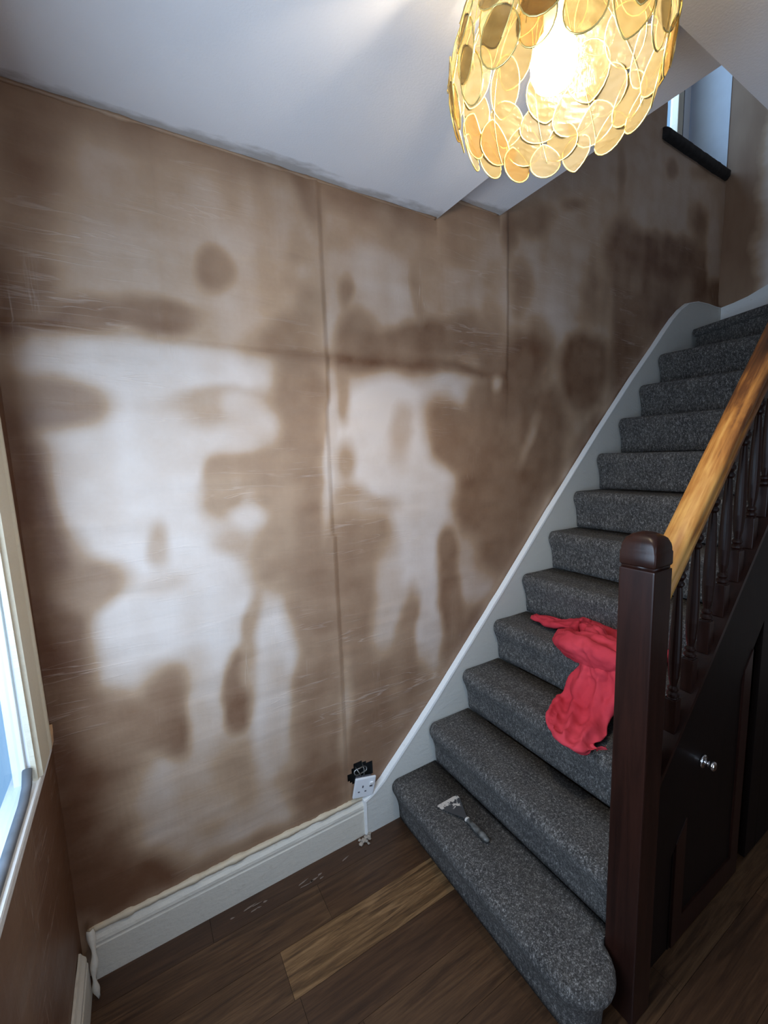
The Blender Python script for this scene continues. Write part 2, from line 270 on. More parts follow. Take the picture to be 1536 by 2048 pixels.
(2.554, 2.465, 0.157, 0.025, 0.009, -0.18, 0.28, 0.7),(2.798, 2.746, 0.186, 0.038, 0.011, -0.158, 0.13, 0.4),(3.197, 2.798, 0.515, 0.103, 0.012, -0.128, 0.1, 0.35),
(3.614, 2.725, 0.333, 0.057, 0.026, -0.216, 0.1, 0.4),(3.672, 3.079, 0.147, 0.034, 0.015, -0.12, 0.2, 0.6),(2.824, 2.368, 0.121, 0.015, 0.041, -0.608, 0.17, 0.5),
(3.05, 2.542, 0.12, 0.018, 0.012, -0.141, 0.15, 0.5),(3.12, 2.377, 0.324, -0.021, -0.17, -0.299, 0.2, 0.6),(3.402, 2.566, 0.186, 0.028, 0.011, -0.106, 0.28, 0.6),
(3.353, 2.437, 0.185, 0.024, 0.012, -0.121, 0.14, 0.6),(3.191, 2.235, 0.131, -0.026, -0.094, -0.101, 0.28, 0.6),(2.962, 2.613, 0.074, 0.013, 0.007, -0.083, 0.38, 0.6),
(3.559, 2.621, 0.078, 0.013, 0.014, -0.124, 0.34, 0.7),(3.26, 2.752, 0.41, 0.077, 0.009, -0.086, 0.1, 0.6),(3.897, 2.905, 0.117, 0.022, 0.04, -0.285, 0.62, 0.4),
(3.981, 2.688, 0.189, 0.029, 0.015, -0.099, 0.14, 0.5),(2.179, 1.707, 0.179, 0.0, 0.005, -0.182, 0.22, 0.5),(2.144, 1.524, 0.138, -0.058, -0.115, -0.132, 0.22, 0.5),
(2.045, 1.682, 0.036, -0.007, -0.056, -0.146, 0.5, 0.7),(2.57, 1.678, 0.104, -0.036, -0.134, -0.147, 0.16, 0.6),(2.334, 1.378, 0.125, 0.135, 0.069, -0.03, 0.18, 0.6)]

BL=np.array(BLOBS).reshape(-1,8)
def vnoise(x,z,seed,freq):
    rs=np.random.RandomState(seed); G=rs.rand(256,256)*2-1
    X=x*freq+50; Z=z*freq+50; i=np.floor(X).astype(int); j=np.floor(Z).astype(int); fx=X-i; fz=Z-j
    fx=fx*fx*(3-2*fx); fz=fz*fz*(3-2*fz); g=lambda a,b:G[a%256,b%256]
    return (g(i,j)*(1-fx)+g(i+1,j)*fx)*(1-fz)+(g(i,j+1)*(1-fx)+g(i+1,j+1)*fx)*fz
def dryness(x,z):
    wx=x+.022*vnoise(x,z,1,5)+.008*vnoise(x,z,2,15); wz=z+.028*vnoise(x,z,3,4)+.010*vnoise(x,z,4,14)
    v=np.full(x.shape,.46)+.08*vnoise(x,z,5,2.2)
    for cx,cz,ax,az,bx,bz,val,soft in BL:
        det=ax*bz-az*bx; dx=wx-cx; dz=wz-cz
        u=(dx*bz-dz*bx)/det; w=(-dx*az+dz*ax)/det
        r=np.sqrt(u*u+w*w); soft=min(1.,soft*1.25); t=np.clip((1+soft*.62-r)/(soft*1.5),0,1); t=t*t*(3-2*t)
        v=v*(1-t)+val*t
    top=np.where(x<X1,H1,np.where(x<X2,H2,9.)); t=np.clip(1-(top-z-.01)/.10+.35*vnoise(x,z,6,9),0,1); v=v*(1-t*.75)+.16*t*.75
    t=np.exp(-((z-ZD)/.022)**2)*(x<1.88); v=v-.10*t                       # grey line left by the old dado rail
    v+=.03*vnoise(x,z,7,25)+.06*vnoise(x*3,z*.7,8,5)+.05*vnoise(x,z*2.2,9,7)
    return np.clip(v,0.02,1)
def wallshape(x,z):
    """out of true plaster: humps toward the room are positive"""
    d=.004*vnoise(x,z,11,2.5)+.0015*vnoise(x,z,12,9)+.0012*vnoise(x*.5,z*4,13,9)
    xc=XC+.004*np.sin(z*3)
    t=x-xc; d+=np.where(t<0,.0075*np.exp(np.minimum(t,0)/.12),-.001*np.exp(-np.maximum(t,0)/.03))*np.clip(z/.5,0,1)
    q=z-(ZD-.015*(x-XC)); d+=np.where((q<0)&(x>XC),.006*np.exp(np.minimum(q,0)/.05),0)*np.clip((1.86-x)/.02,0,1)+np.where((q<0)&(x<=XC),.006*np.exp(np.minimum(q,0)/.05),0)
    t2=x-1.872; d+=np.where(t2<0,.006*np.exp(np.minimum(t2,0)/.06),-.002*np.exp(-np.maximum(t2,0)/.05))*np.clip((z-1.75)/.4,0,1)
    d+=.0015*np.exp(-((x-2.72)/.03)**2)+.0012*np.exp(-((x-.98)/.03)**2)*(z<1.0)
    d+=.003*np.exp(-((x-.40)/.012)**2)*(z>2)
    return d
def wallgrid(name,x0,x1,z0,z1,step,mat):
    nx=int(round((x1-x0)/step)); nz=int(round((z1-z0)/step)); xs=np.linspace(x0,x1,nx+1); zs=np.linspace(z0,z1,nz+1)
    X,Z=np.meshgrid(xs,zs); X=X.ravel(); Z=Z.ravel(); Y=-wallshape(X,Z)
    # faces
    i,j=np.meshgrid(np.arange(nx),np.arange(nz)); i=i.ravel(); j=j.ravel(); a=j*(nx+1)+i
    cx=xs[i]+step/2; cz=zs[j]+step/2
    hole=(cx>3.20)&(cz>3.485)&(cz<4.75)
    hx=(cx-1.003)/.058; hz=(cz-.274)/.052; hole|=(np.sqrt(hx**2+hz**2)+.22*vnoise(cx,cz,21,40)<1)
    a=a[~hole]; F=np.stack([a,a+1,a+nx+2,a+nx+1],1)
    me=bpy.data.meshes.new(name); me.vertices.add(len(X)); me.vertices.foreach_set('co',np.stack([X,Y,Z],1).ravel().astype(np.float32))
    me.loops.add(F.size); me.loops.foreach_set('vertex_index',F.ravel().astype(np.int32)); me.polygons.add(len(F))
    me.polygons.foreach_set('loop_start',(np.arange(len(F))*4).astype(np.int32)); me.polygons.foreach_set('loop_total',np.full(len(F),4,np.int32))
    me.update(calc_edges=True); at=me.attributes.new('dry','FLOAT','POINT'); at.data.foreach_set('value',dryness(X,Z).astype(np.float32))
    me.polygons.foreach_set('use_smooth',[True]*len(F)); me.validate()
    o=obj(name,me,mat); o['kind']='structure'; return o
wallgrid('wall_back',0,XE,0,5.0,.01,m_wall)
# masonry behind the skim, so the wall has depth (left open at the window and at the socket)
b=bmesh.new(); box(b,-.02,3.20,.06,.5,0,5.1); box(b,3.20,4.3,.06,.5,0,3.485); box(b,3.20,4.3,.06,.5,4.75,5.1)
struct('trim_1',b,m_wall3)
# left wall with window opening
WY0,WY1,WZ0,WZ1=-.24,-1.42,.86,2.12
b=bmesh.new(); box(b,-.02,0,WY0,.06,0,2.6); box(b,-.30,0,-3.1,WY1,0,2.6); box(b,-.034,0,WY1,WY0,0,WZ0); box(b,-.30,0,WY1,WY0,WZ1,2.6); box(b,-.30,0,-3.1,.06,2.6,5.1)
struct('wall_left',b,m_wall2)
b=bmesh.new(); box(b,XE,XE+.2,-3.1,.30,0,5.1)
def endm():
    k=N('end_wall_painted_glow'); v=k.coord(); c=k.n('ShaderNodeTexCoord'); sp=k.n('ShaderNodeSeparateXYZ'); k.l(c.outputs['Object'],sp.inputs[0])
    f=k.math('MULTIPLY',k.math('SUBTRACT',-.13,sp.outputs[1]),6.5); f=k.math('ADD',f,k.math('MULTIPLY',k.math('SUBTRACT',k.noise(v,5,3),.5),1.1)); lo=k.math('MULTIPLY',k.noise(k.coord((1,1,.3)),6,3),.45)  # paler away from the corner: glow of upstairs light painted into the plaster
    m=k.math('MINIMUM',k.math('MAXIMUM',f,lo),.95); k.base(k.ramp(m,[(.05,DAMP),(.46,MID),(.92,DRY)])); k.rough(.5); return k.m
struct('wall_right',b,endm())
b=bmesh.new(); box(b,-.3,.35,-3.2,-3.05,0,5.1); box(b,1.45,4.2,-3.2,-3.05,0,5.1); box(b,.35,1.45,-3.2,-3.05,2.15,5.1); struct('wall_front',b,m_wall3)
# ceilings (main ceiling round the stair well, higher strip beside the well, upper ceiling)
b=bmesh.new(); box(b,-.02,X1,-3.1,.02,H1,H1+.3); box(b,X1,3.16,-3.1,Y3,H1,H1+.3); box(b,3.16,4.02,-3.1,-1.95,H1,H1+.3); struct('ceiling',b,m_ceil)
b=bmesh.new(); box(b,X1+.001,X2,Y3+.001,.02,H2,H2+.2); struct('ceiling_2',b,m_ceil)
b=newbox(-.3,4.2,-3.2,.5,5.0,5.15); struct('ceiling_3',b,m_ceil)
b=bmesh.new(); box(b,X1,X2,Y3-.10,.05,H2+.2,5.0); struct('wall_landing',b,m_wall3)
# ragged plaster fillet under the ceiling
b=bmesh.new()
for x0,x1,h in ((0.0,X1-.01,H1),(X1+.01,X2-.01,H2)):
    n=int((x1-x0)/.012); top=[];bot=[]
    rings=[]
    for i in range(n+1):
        x=x0+(x1-x0)*i/n; a=.006+.006*noise.noise((x*14,h,0))+.003*noise.noise((x*60,1,0)); a=max(a,.0015)
        rings.append([(x,-.002,h-a),(x,-.002-a*.9,h-.0005),(x,.01,h-.0005),(x,.01,h-a)])
    loft(b,rings)
struct('trim_2',b,m_render,True)
# floor planks
b=bmesh.new(); lay=b.faces.layers.float.new('tone'); rng=random.Random(3)
rows=[]; y=.0
ys=[0.02,-.115,-.262,-.412,-.56,-.71,-.86]
while ys[-1]>-3.1: ys.append(ys[-1]-.148)
for r,(ya,yb) in enumerate(zip(ys,ys[1:])):
    if r==2: cuts=[-.02,.55,1.85,3.1,4.05]
    elif r==1: cuts=[-.02,.74,2.1,3.3,4.05]
    else:
        cuts=[-.02]; x=rng.uniform(.2,.9)
        while x<3.9: cuts.append(x); x+=rng.uniform(.8,1.3)
        cuts.append(4.05)
    for k,(xa,xb) in enumerate(zip(cuts,cuts[1:])):
        n0=len(b.faces); b.faces.ensure_lookup_table()
        g=.0005
        vs=[b.verts.new(p) for p in ((xa+g,yb+g,0),(xb-g,yb+g,0),(xb-g,ya-g,0),(xa+g,ya-g,0))]
        f=b.faces.new(vs); t=rng.uniform(.0,.22)
        if r==2: t=[.30,1.0,.25,.1][min(k,3)]
        f[lay]=t
        dn=[b.verts.new((v.co.x,v.co.y,-.02)) for v in vs]
        for q in range(4):
            ff=b.faces.new((vs[q],dn[q],dn[(q+1)%4],vs[(q+1)%4])); ff[lay]=0
box(b,-.3,4.2,-3.2,.5,-.15,-.012)
struct('floor',b,m_floor)
# skirting on the back wall: moulded section
def skirt(b,path_x0,path_x1,axis='x'):
    prof=[(0,0),(.020,0),(.020,.112),(.0175,.116),(.0175,.122),(.019,.126),(.017,.136),(.010,.146),(.006,.156),(0,.158)]
    n=int(abs(path_x1-path_x0)/.02); rings=[]
    for i in range(n+1):
        t=path_x0+(path_x1-path_x0)*i/n; r=[]
        for k,(d,z) in enumerate(prof):
            w=.0016*noise.noise((t*16,k*2.1,0)) if k>4 else .0005*noise.noise((t*5,k,3))
            r.append((t,-(d+w)-.004,z+w*.8) if axis=='x' else (d+w+.001,t,z+w*.8))
        rings.append(r)
    return loft(b,rings)
b=bmesh.new(); skirt(b,.03,1.004); struct('baseboard_back',b,m_skirt)
b=bmesh.new(); skirt(b,-.06,-2.9,'y'); struct('baseboard_left',b,m_skirt)
# lumpy plaster bead along the top of the skirting
b=bmesh.new(); rings=[]
for i in range(100):
    x=.02+.99*i/99; a=.011+.007*noise.noise((x*20,0,7))+.003*noise.noise((x*70,0,7)); z=.160
    rings.append([(x,.01,z-.004),(x,-.004-a*1.0,z-.002),(x,-.003-a*.6,z+a*.7),(x,.01,z+a*1.2)])
loft(b,rings); struct('trim_3',b,cream('plaster_bead',(.62,.52,.38),(.33,.24,.15)),True)
# ---------------- left window ----------------
wr=empty('window_1',(0,WY0,WZ0)); wr['kind']='structure'
def part(name,b,mat,par,smooth=False):
    o=obj(name,b,mat,None,smooth); o.parent=par; o.matrix_parent_inverse=Matrix.Translation(-Vector(par.location)); return o
b=bmesh.new()   # moulded architrave, near upright + far upright + head
def arch_v(b,ya,yb,z0,z1):
    s=1 if yb<ya else -1; w=abs(yb-ya)
    prof=[(0,0),(.0,.010),(.012,.018),(.035,.020),(.045,.014),(.052,.018),(w-.015,.018),(w-.010,.010),(w,.010),(w,0)]
    lean=(-.055 if s>0 else 0); loft(b,[[(d,ya+lean*(z-z0)-s*t,z) for t,d in prof] for z in (z0,z1)])
arch_v(b,-.088,WY0-.012,.866,2.25); arch_v(b,WY1-.14,WY1+.012,.86,2.25); box(b,.001,.020,WY1-.14,-.095,WZ1-.01,2.25,.004)
part('architrave',b,m_frame,wr)
b=newbox(-.034,-.001,WY0-.010,WY0-.0005,WZ0,WZ1); box(b,-.07,-.001,WY1+.0005,WY1+.010,WZ0,WZ1); part('window_reveal',b,m_upvc,wr)
b=bmesh.new(); box(b,-.05,.014,WY1-.16,-.085,.838,.866,.006); part('window_sill',b,m_edge,wr)
# short end of the sill that breaks out of the plaster beside the corner
b=bmesh.new(); loft(b,[[(.000,-.087,.842),(.013,-.087,.842),(.013,-.087,.864),(.000,-.087,.864)],[(.0,-.055,.85),(.014,-.055,.85),(.014,-.055,.874),(.0,-.055,.874)],[(.0,-.022,.868),(.010,-.022,.868),(.010,-.022,.884),(.0,-.022,.884)]]); part('sill_end',b,cream('bare_pine_end',(.62,.40,.24),(.40,.25,.14)),wr)
b=bmesh.new(); box(b,-.034,-.008,WY0-.022,WY0-.010,WZ0,WZ1,.003); box(b,-.034,-.008,WY1+.01,WY1+.05,WZ0,WZ1,.004); box(b,-.034,-.008,WY1+.05,WY0-.030,WZ1-.05,WZ1,.004); box(b,-.034,-.008,WY1+.05,WY0-.022,WZ0,WZ0+.012,.003)
part('window_frame',b,m_upvc,wr)
b=bmesh.new(); tube(b,[(-.006,WY0-.02,WZ0+.045),(-.004,WY0-.05,WZ0+.022),(-.003,WY0-.1,WZ0+.014),(-.003,-.9,WZ0+.014),(-.003,-1.36,WZ0+.014)],.010,8)
part('gasket',b,m_gask,wr,True)
part('window_pane',newbox(-.022,-.017,WY1+.05,WY0-.022,WZ0+.012,WZ1-.05),m_glass,wr)
# ---------------- stair window in the back wall ----------------
w2=empty('window_2',(3.6,.25,3.49)); w2['kind']='structure'
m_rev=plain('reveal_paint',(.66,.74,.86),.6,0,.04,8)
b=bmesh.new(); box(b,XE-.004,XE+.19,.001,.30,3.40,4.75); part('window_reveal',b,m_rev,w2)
b=bmesh.new(); box(b,3.185,3.199,.001,.30,3.48,4.75); part('window_reveal',b,m_wall3,w2)
b=bmesh.new(); box(b,3.885,3.99,.245,.30,3.49,4.75,.004); box(b,3.2,3.30,.245,.30,3.49,4.75,.004); box(b,3.30,3.885,.245,.30,3.49,3.56,.004); box(b,3.30,3.885,.245,.30,4.69,4.75); part('window_frame',b,m_upvc,w2)
b=bmesh.new(); box(b,3.800,3.870,.232,.285,3.56,4.69,.004); box(b,3.31,3.37,.232,.285,3.56,4.69,.004); box(b,3.37,3.80,.232,.285,3.56,3.62,.004); part('sash',b,m_frame,w2)
b=bmesh.new(); box(b,3.871,3.884,.236,.28,3.56,4.69); part('gasket',b,m_dark,w2)
part('window_pane',newbox(3.37,3.80,.262,.268,3.62,4.69),m_glass,w2)
b=bmesh.new(); rings=[]
for i in range(60):
    x=3.155+.83*i/59; w=.004*noise.noise((x*18,0,0)); e=.6 if i in(0,59) else 1
    rings.append([(x,.25,3.440),(x,-.022*e+w,3.432+w),(x,-.036*e+w,3.446),(x,-.038*e+w,3.476),(x,-.024*e,3.490+w),(x,.25,3.492)])
loft(b,rings); part('window_sill',b,plain('black_bare_sill',(.018,.017,.018),.8,0,.4,40,.5),w2,True)
# ---------------- staircase ----------------
st=empty('staircase',(1.137,-.46,0)); tag(st,'straight carpeted staircase climbing right along the patchy plaster wall','staircase')
NX,G,RI=1.1368,.2024,.2
def nx(k): return NX+(k-1)*G
def step_prof(k,xn,back,zb=None):
    z=k*RI; z0=(k-1)*RI; xr=xn+.034; p=[(xr+.004,z0+.001),(xr,z0+.03),(xr-.002,z0+.06),(xr-.007,z0+.088),(xr-.015,z0+.112),(xr-.024,z0+.132),(xr-.031,z0+.148),(xr-.034,z0+.162)]
    for A in (170,155,140,125,110,97): p.append((xn+.030+.030*math.cos(math.radians(A)),z-.032+.032*math.sin(math.radians(A))))
    p+=[(xn+.05,z-.0005),(xn+.12,z-.002),(back,z-.002),(back,z0+.001)]
    return p
YL,YR=-.034,-.888
for k in range(2,12):
    b=bmesh.new(); pr=step_prof(k,nx(k),nx(k+1)+.0335)
    ysl=[YL,YL-.006,YL-.02]+[YL-.02-(YL-.02-YR)*i/24 for i in range(1,25)]
    rings=[]
    for i,y in enumerate(ysl):
        q=[]
        sh=[.006,.002,0][i] if i<3 else 0
        for j,(x,z) in enumerate(pr):
            w=.0022*noise.noise((y*7,x*20,z*9)) if 4<j<len(pr)-2 else 0
            q.append((x+(sh*1.6 if j<15 else 0)+w,y,z-(sh*1.3 if j>7 and j<len(pr)-1 else 0)+w*.5))
        rings.append(q)
    loft(b,rings); part('carpeted_step',b,m_carpet,st,True)
# first step wraps round in front of the newel
def outline(ins,z):
    pts=[]; f=NX+ins; 
    for i in range(14): pts.append((f,YL-(.835-.034)*i/13))
    cx,cy=1.2375,-.869; rx,ry=cx-f,.103-ins
    for i in range(1,15): a=PI+ (PI)*i/15; pts.append((cx+rx*math.cos(a) if math.cos(a)<0 else cx+(.099-ins*.6)*math.cos(a),cy+ry*math.sin(a)))
    pts+=[(1.3370,-.8885),(1.376,-.8865),(1.376,YL)]
    return [(x,y,z) for x,y in pts]
b=bmesh.new(); rings=[outline(.036,.001),outline(.034,.03),outline(.032,.06),outline(.027,.088),outline(.019,.112),outline(.010,.132),outline(.003,.148),outline(0,.162)]
for a in (15,30,45,60,75,88): A=math.radians(a); rings.append(outline(.030-.030*math.cos(A),.168+.031*math.sin(A)))
loft(b,rings); part('carpeted_step',b,m_carpet,st,True)
# winders and top
def winder(k,pts,zt):
    b=bmesh.new(); rings=[]
    for ins,z in ((.030,zt-RI+.001),(.028,zt-.055),(.012,zt-.048),(.003,zt-.038),(0,zt-.026),(.003,zt-.012),(.010,zt-.004),(.024,zt)):
        (ax,ay),(bx,by)=pts[0],pts[1]; d=Vector((bx-ax,by-ay)).normalized(); n=Vector((-d.y,d.x)); 
        c=Vector((sum(p[0] for p in pts)/len(pts),sum(p[1] for p in pts)/len(pts)))
        if (c-Vector(pts[0])).dot(n)<0: n=-n
        q=[(ax+n.x*ins,ay+n.y*ins,z),(bx+n.x*ins,by+n.y*ins,z)]+[(x,y,z) for x,y in pts[2:]]
        rings.append(q)
    loft(b,rings)
    bmesh.ops.subdivide_edges(b,edges=[e for e in b.edges if e.calc_length()>.3],cuts=3)
    part('carpeted_step',b,m_carpet,st)
winder(12,[(3.573,-.036),(3.236,-.888),(3.34,-.90),(3.975,-.42),(3.975,-.036)],2.4)
winder(13,[(3.975,-.33),(3.262,-.900),(3.262,-1.02),(3.975,-.98)],2.6)
winder(14,[(3.975,-.95),(3.265,-1.02),(3.265,-1.9),(3.975,-1.9)],2.8)
# carcass below the first winder
part('stair_carcass',newbox(3.40,3.97,-.88,-.04,.02,2.19),m_panel,st)
# wall string with swept top
b=bmesh.new()
top=[(1.004,.160),(1.045,.178),(1.10,.215),(1.355,.457),(1.802,.914),(2.20,1.335),(2.592,1.735),(2.9,2.035),(3.13,2.245),(3.24,2.350),(3.33,2.432),(3.42,2.50),(3.52,2.555),(3.64,2.582),(3.78,2.588),(3.90,2.586),(3.98,2.590)]
bot=[(3.98,2.15),(3.35,1.9),(1.6,.15),(1.25,.0),(1.004,.0)]
prism(b,top+bot,'y',-.030,-.004); part('wall_string',b,m_string,st)
b=bmesh.new(); rings=[]
for (x,z) in [(1.003,0.0),(1.003,.10)]+top:
    w=.0015*noise.noise((x*30,z*30,0)); i=len(rings)
    rings.append(None)
pth=[(1.003,0.002),(1.003,.08)]+top
dense=[]
for (a,c) in zip(pth,pth[1:]):
    n=max(1,int(math.dist(a,c)/.03)); dense+=[(a[0]+(c[0]-a[0])*i/n,a[1]+(c[1]-a[1])*i/n) for i in range(n)]
dense.append(pth[-1]); rings=[]
for i,(x,z) in enumerate(dense):
    a=dense[max(0,i-1)]; c=dense[min(len(dense)-1,i+1)]; d=Vector((c[0]-a[0],c[1]-a[1])).normalized(); n=Vector((-d.y,d.x)); w=.004*noise.noise((x*22,z*22,5)); lo=.95 if x<2.2 else .5
    h=(.004+max(0,w))*lo; lw=-.006*lo
    rings.append([(x+n.x*lw,-.0325,z+n.y*lw),(x+n.x*h,-.031,z+n.y*h),(x+n.x*(h+.003),-.004,z+n.y*(h+.003)),(x+n.x*lw,-.004,z+n.y*lw)])
loft(b,rings); part('string_edge',b,m_edge,st)
b=bmesh.new(); prism(b,[(-.030,2.15),(-.030,2.592),(-.10,2.602),(-.18,2.620),(-.28,2.660),(-.45,2.76),(-.7,2.95),(-1.0,3.05),(-1.9,3.06),(-1.9,2.5)],'x',XE-.026,XE-.002); part('end_string',b,m_edge,st)
# newel posts
def newel(x0,x1,y0,y1,z0,z1,par):
    o=part('newel_post',newbox(x0,x1,y0,y1,z0,z1,.004),m_dkwood,par,False)
    b=bmesh.new(); box(b,x0+.004,x1-.004,y0+.004,y1-.004,z1-.002,z1+.012)
    cx,cy=(x0+x1)/2,(y0+y1)/2; hx,hy=(x1-x0)/2,(y1-y0)/2
    def rr(s,z,rc):
        q=[];ex,ey=hx*s,hy*s
        for qx,qy,a0 in ((1,1,0),(-1,1,90),(-1,-1,180),(1,-1,270)):
            for a in (0,30,60,90): A=math.radians(a0+a); q.append((cx+qx*(ex-rc)+rc*math.cos(A),cy+qy*(ey-rc)+rc*math.sin(A),z))
        return q
    z=z1+.008
    loft(b,[rr(.97,z,.004),rr(1.02,z+.004,.005),rr(1.02,z+.034,.005),rr(.985,z+.038,.006),rr(.985,z+.046,.007),rr(.96,z+.056,.010),rr(.86,z+.069,.014),rr(.66,z+.078,.018),rr(.35,z+.083,.010),rr(.1,z+.084,.003)])
    c=part('newel_cap',b,m_dkwood,par,True); c.parent=o; c.matrix_parent_inverse=Matrix.Identity(4); 
    return o
newel(1.340,1.425,-.978,-.890,.0,1.318,st)
newel(3.20,3.285,-.978,-.905,1.95,3.46,st)
# handrail: rounded section on the rake
SL=1.082; ang=math.atan(SL); L0,L1=1.424,3.205
def rz(x): return 1.368+SL*(x-1.553)
b=bmesh.new(); sec=[(-.033,-.052),(-.033,-.038),(-.028,-.030),(-.034,-.022),(-.034,-.010),(-.030,-.003),(-.018,.0025),(0,.004),(.018,.0025),(.030,-.003),(.034,-.010),(.034,-.022),(.028,-.030),(.033,-.038),(.033,-.052)]
rings=[]
for x in (L0,1.6,2.0,2.5,L1):
    rings.append([(x+(-math.sin(ang)*h if L0<x<L1 else 0),-.9175-w,rz(x)+(math.cos(ang)*h if L0<x<L1 else h/math.cos(ang))) for w,h in sec])
loft(b,rings); part('handrail',b,m_rail,st,True)
# outer string
def oz(x): return .925+1.072*(x-1.745)
b=bmesh.new(); prism(b,[(1.426,oz(1.426)),(3.199,oz(3.199)),(3.199,oz(3.199)-.42),(1.426,oz(1.426)-.42)],'y',-.936,-.899); part('outer_string',b,m_panel,st)
b=bmesh.new(); prism(b,[(1.426,oz(1.426)),(3.199,oz(3.199)),(3.199,oz(3.199)+.022),(1.426,oz(1.426)+.022)],'y',-.946,-.891); part('string_capping',b,m_dkwood,st)
# turned balusters
def baluster_mesh():
    b=bmesh.new(); Lh=.60; s=.016
    # heights measured from the string capping; ends are cut longer and run into capping and rail
    def sq(z0,z1): box(b,-s,s,-s,s,z0,z1,.002)
    sq(-.02,.085); sq(.475,.560)
    prof=[(.0155,.083),(.012,.088),(.0165,.094),(.0165,.100),(.011,.106),(.0145,.112),(.0145,.117),(.009,.124),(.0135,.150),(.0165,.20),(.0160,.26),(.0135,.34),(.0105,.405),(.009,.425),(.0145,.432),(.0145,.438),(.010,.444),(.0165,.456),(.0165,.463),(.012,.470),(.0155,.477)]
    lathe(b,prof,(0,0,0),16)
    me=bpy.data.meshes.new('baluster'); b.normal_update(); b.to_mesh(me); b.free(); me.materials.append(m_dkwood); return me
bm_=baluster_mesh()
xb=1.505
while xb<3.17:
    o=bpy.data.objects.new('baluster',bm_); COL.objects.link(o); o.parent=st; o.location=Vector((xb,-.9175,oz(xb)+.028))-st.location; xb+=.0925
# spandrel below the stairs: vertical boards, cupboard door with knob
def bz(x): return min(oz(x)-.415,2.4)
xs=[1.426+i*.0985 for i in range(0,19)]
for a,c in zip(xs,xs[1:]):
    if a>2.13 or c<1.66:
        if bz(c)>.03:
            b=bmesh.new(); prism(b,[(a+.001,0.001),(c-.001,0.001),(c-.001,bz(c)+.02),(a+.001,max(bz(a)+.02,.03))],'y',-.930,-.912); part('spandrel_board',b,m_panel,st)
b=bmesh.new(); prism(b,[(1.625,.0),(2.115,.0),(2.115,bz(2.115)+.03),(1.625,bz(1.625)+.03)],'y',-.932,-.912); dr=part('cupboard_door',b,m_panel,st)
b=bmesh.new()
for x0,x1 in ((1.63,1.69),(2.05,2.11)): prism(b,[(x0,.01),(x1,.01),(x1,bz(x1)+.0),(x0,bz(x0)+.0)],'y',-.939,-.9321)
prism(b,[(1.69,.01),(2.05,.01),(2.05,.10),(1.69,.10)],'y',-.939,-.9321)
o=part('door_rail',b,m_dkwood,st)
b=bmesh.new(); K=(1.772,-.9395,.612); lathe(b,[(.022,-.003),(.022,.003),(.017,.005),(.008,.006),(.007,.012),(.010,.016),(.014,.019),(.016,.026),(.014,.032),(.008,.035),(.002,.0355)],K,24,'y'); kn=part('knob',b,m_chrome,st,True); tag(kn,'chrome cupboard knob')
box_floor=newbox(1.426,3.99,-.955,-.9325,.0,.0); box_floor.free()
# ---------------- pendant lamp with shell shade ----------------
PC=Vector((1.02,-.915,2.262)); pl=empty('pendant_lamp',(PC.x,PC.y,H1)); tag(pl,'lit pendant lamp with a dome shade of cream and honey shell petals','lamp')
def shellm(name,ca,cb,tr):
    k=N(name); t=k.t; v=k.coord(); a=k.noise(v,28,5,.65,1.2); w=k.n('ShaderNodeTexWave',wave_type='RINGS'); w.inputs['Scale'].default_value=22; w.inputs['Distortion'].default_value=9; w.inputs['Detail'].default_value=3; k.l(v,w.inputs[0])
    f=k.math('ADD',k.math('MULTIPLY',a,.85),k.math('MULTIPLY',w.outputs['Fac'],.15)); c=k.ramp(f,[(.3,ca),(.7,cb)])
    df=k.n('ShaderNodeBsdfDiffuse'); tl=k.n('ShaderNodeBsdfTranslucent'); gl=k.n('ShaderNodeBsdfGlossy'); gl.inputs['Roughness'].default_value=.22; tp=k.n('ShaderNodeBsdfTransparent')
    k.l(c,df.inputs[0]); k.l(c,tl.inputs[0]); tp.inputs[0].default_value=(.95,.88,.70,1)
    bp=k.n('ShaderNodeBump'); bp.inputs['Strength'].default_value=.5; bp.inputs['Distance'].default_value=.004; k.l(f,bp.inputs['Height']); k.l(bp.outputs[0],gl.inputs['Normal']); k.l(bp.outputs[0],df.inputs['Normal'])
    def mx(fac,A,B):
        x=k.n('ShaderNodeMixShader'); x.inputs[0].default_value=fac; k.l(A,x.inputs[1]); k.l(B,x.inputs[2]); return x.outputs[0]
    s=mx(.62,df.outputs[0],tl.outputs[0]); gl.inputs[0].default_value=(.5,.45,.35,1); s=mx(.07,s,gl.outputs[0]); s=mx(tr,s,tp.outputs[0]); k.l(s,k.out.inputs[0]); return k.m
SH=[shellm('pearl_shell',(.15,.130,.082),(.21,.195,.150),.42),shellm('cream_shell',(.15,.120,.060),(.21,.180,.105),.38),shellm('honey_shell',(.16,.100,.036),(.21,.148,.066),.34)]
m_wire=plain('brass_wire',(.80,.62,.22),.3,.7)
PROF=[(-.03,.170),(0,.180),(.04,.189),(.08,.189),(.12,.181),(.16,.163),(.20,.135),(.235,.098),(.262,.055),(.275,.030)]
def dome(h):
    for (a,ra),(c,rc) in zip(PROF,PROF[1:]):
        if h<=c: return ra+(rc-ra)*(h-a)/(c-a)
    return PROF[-1][1]
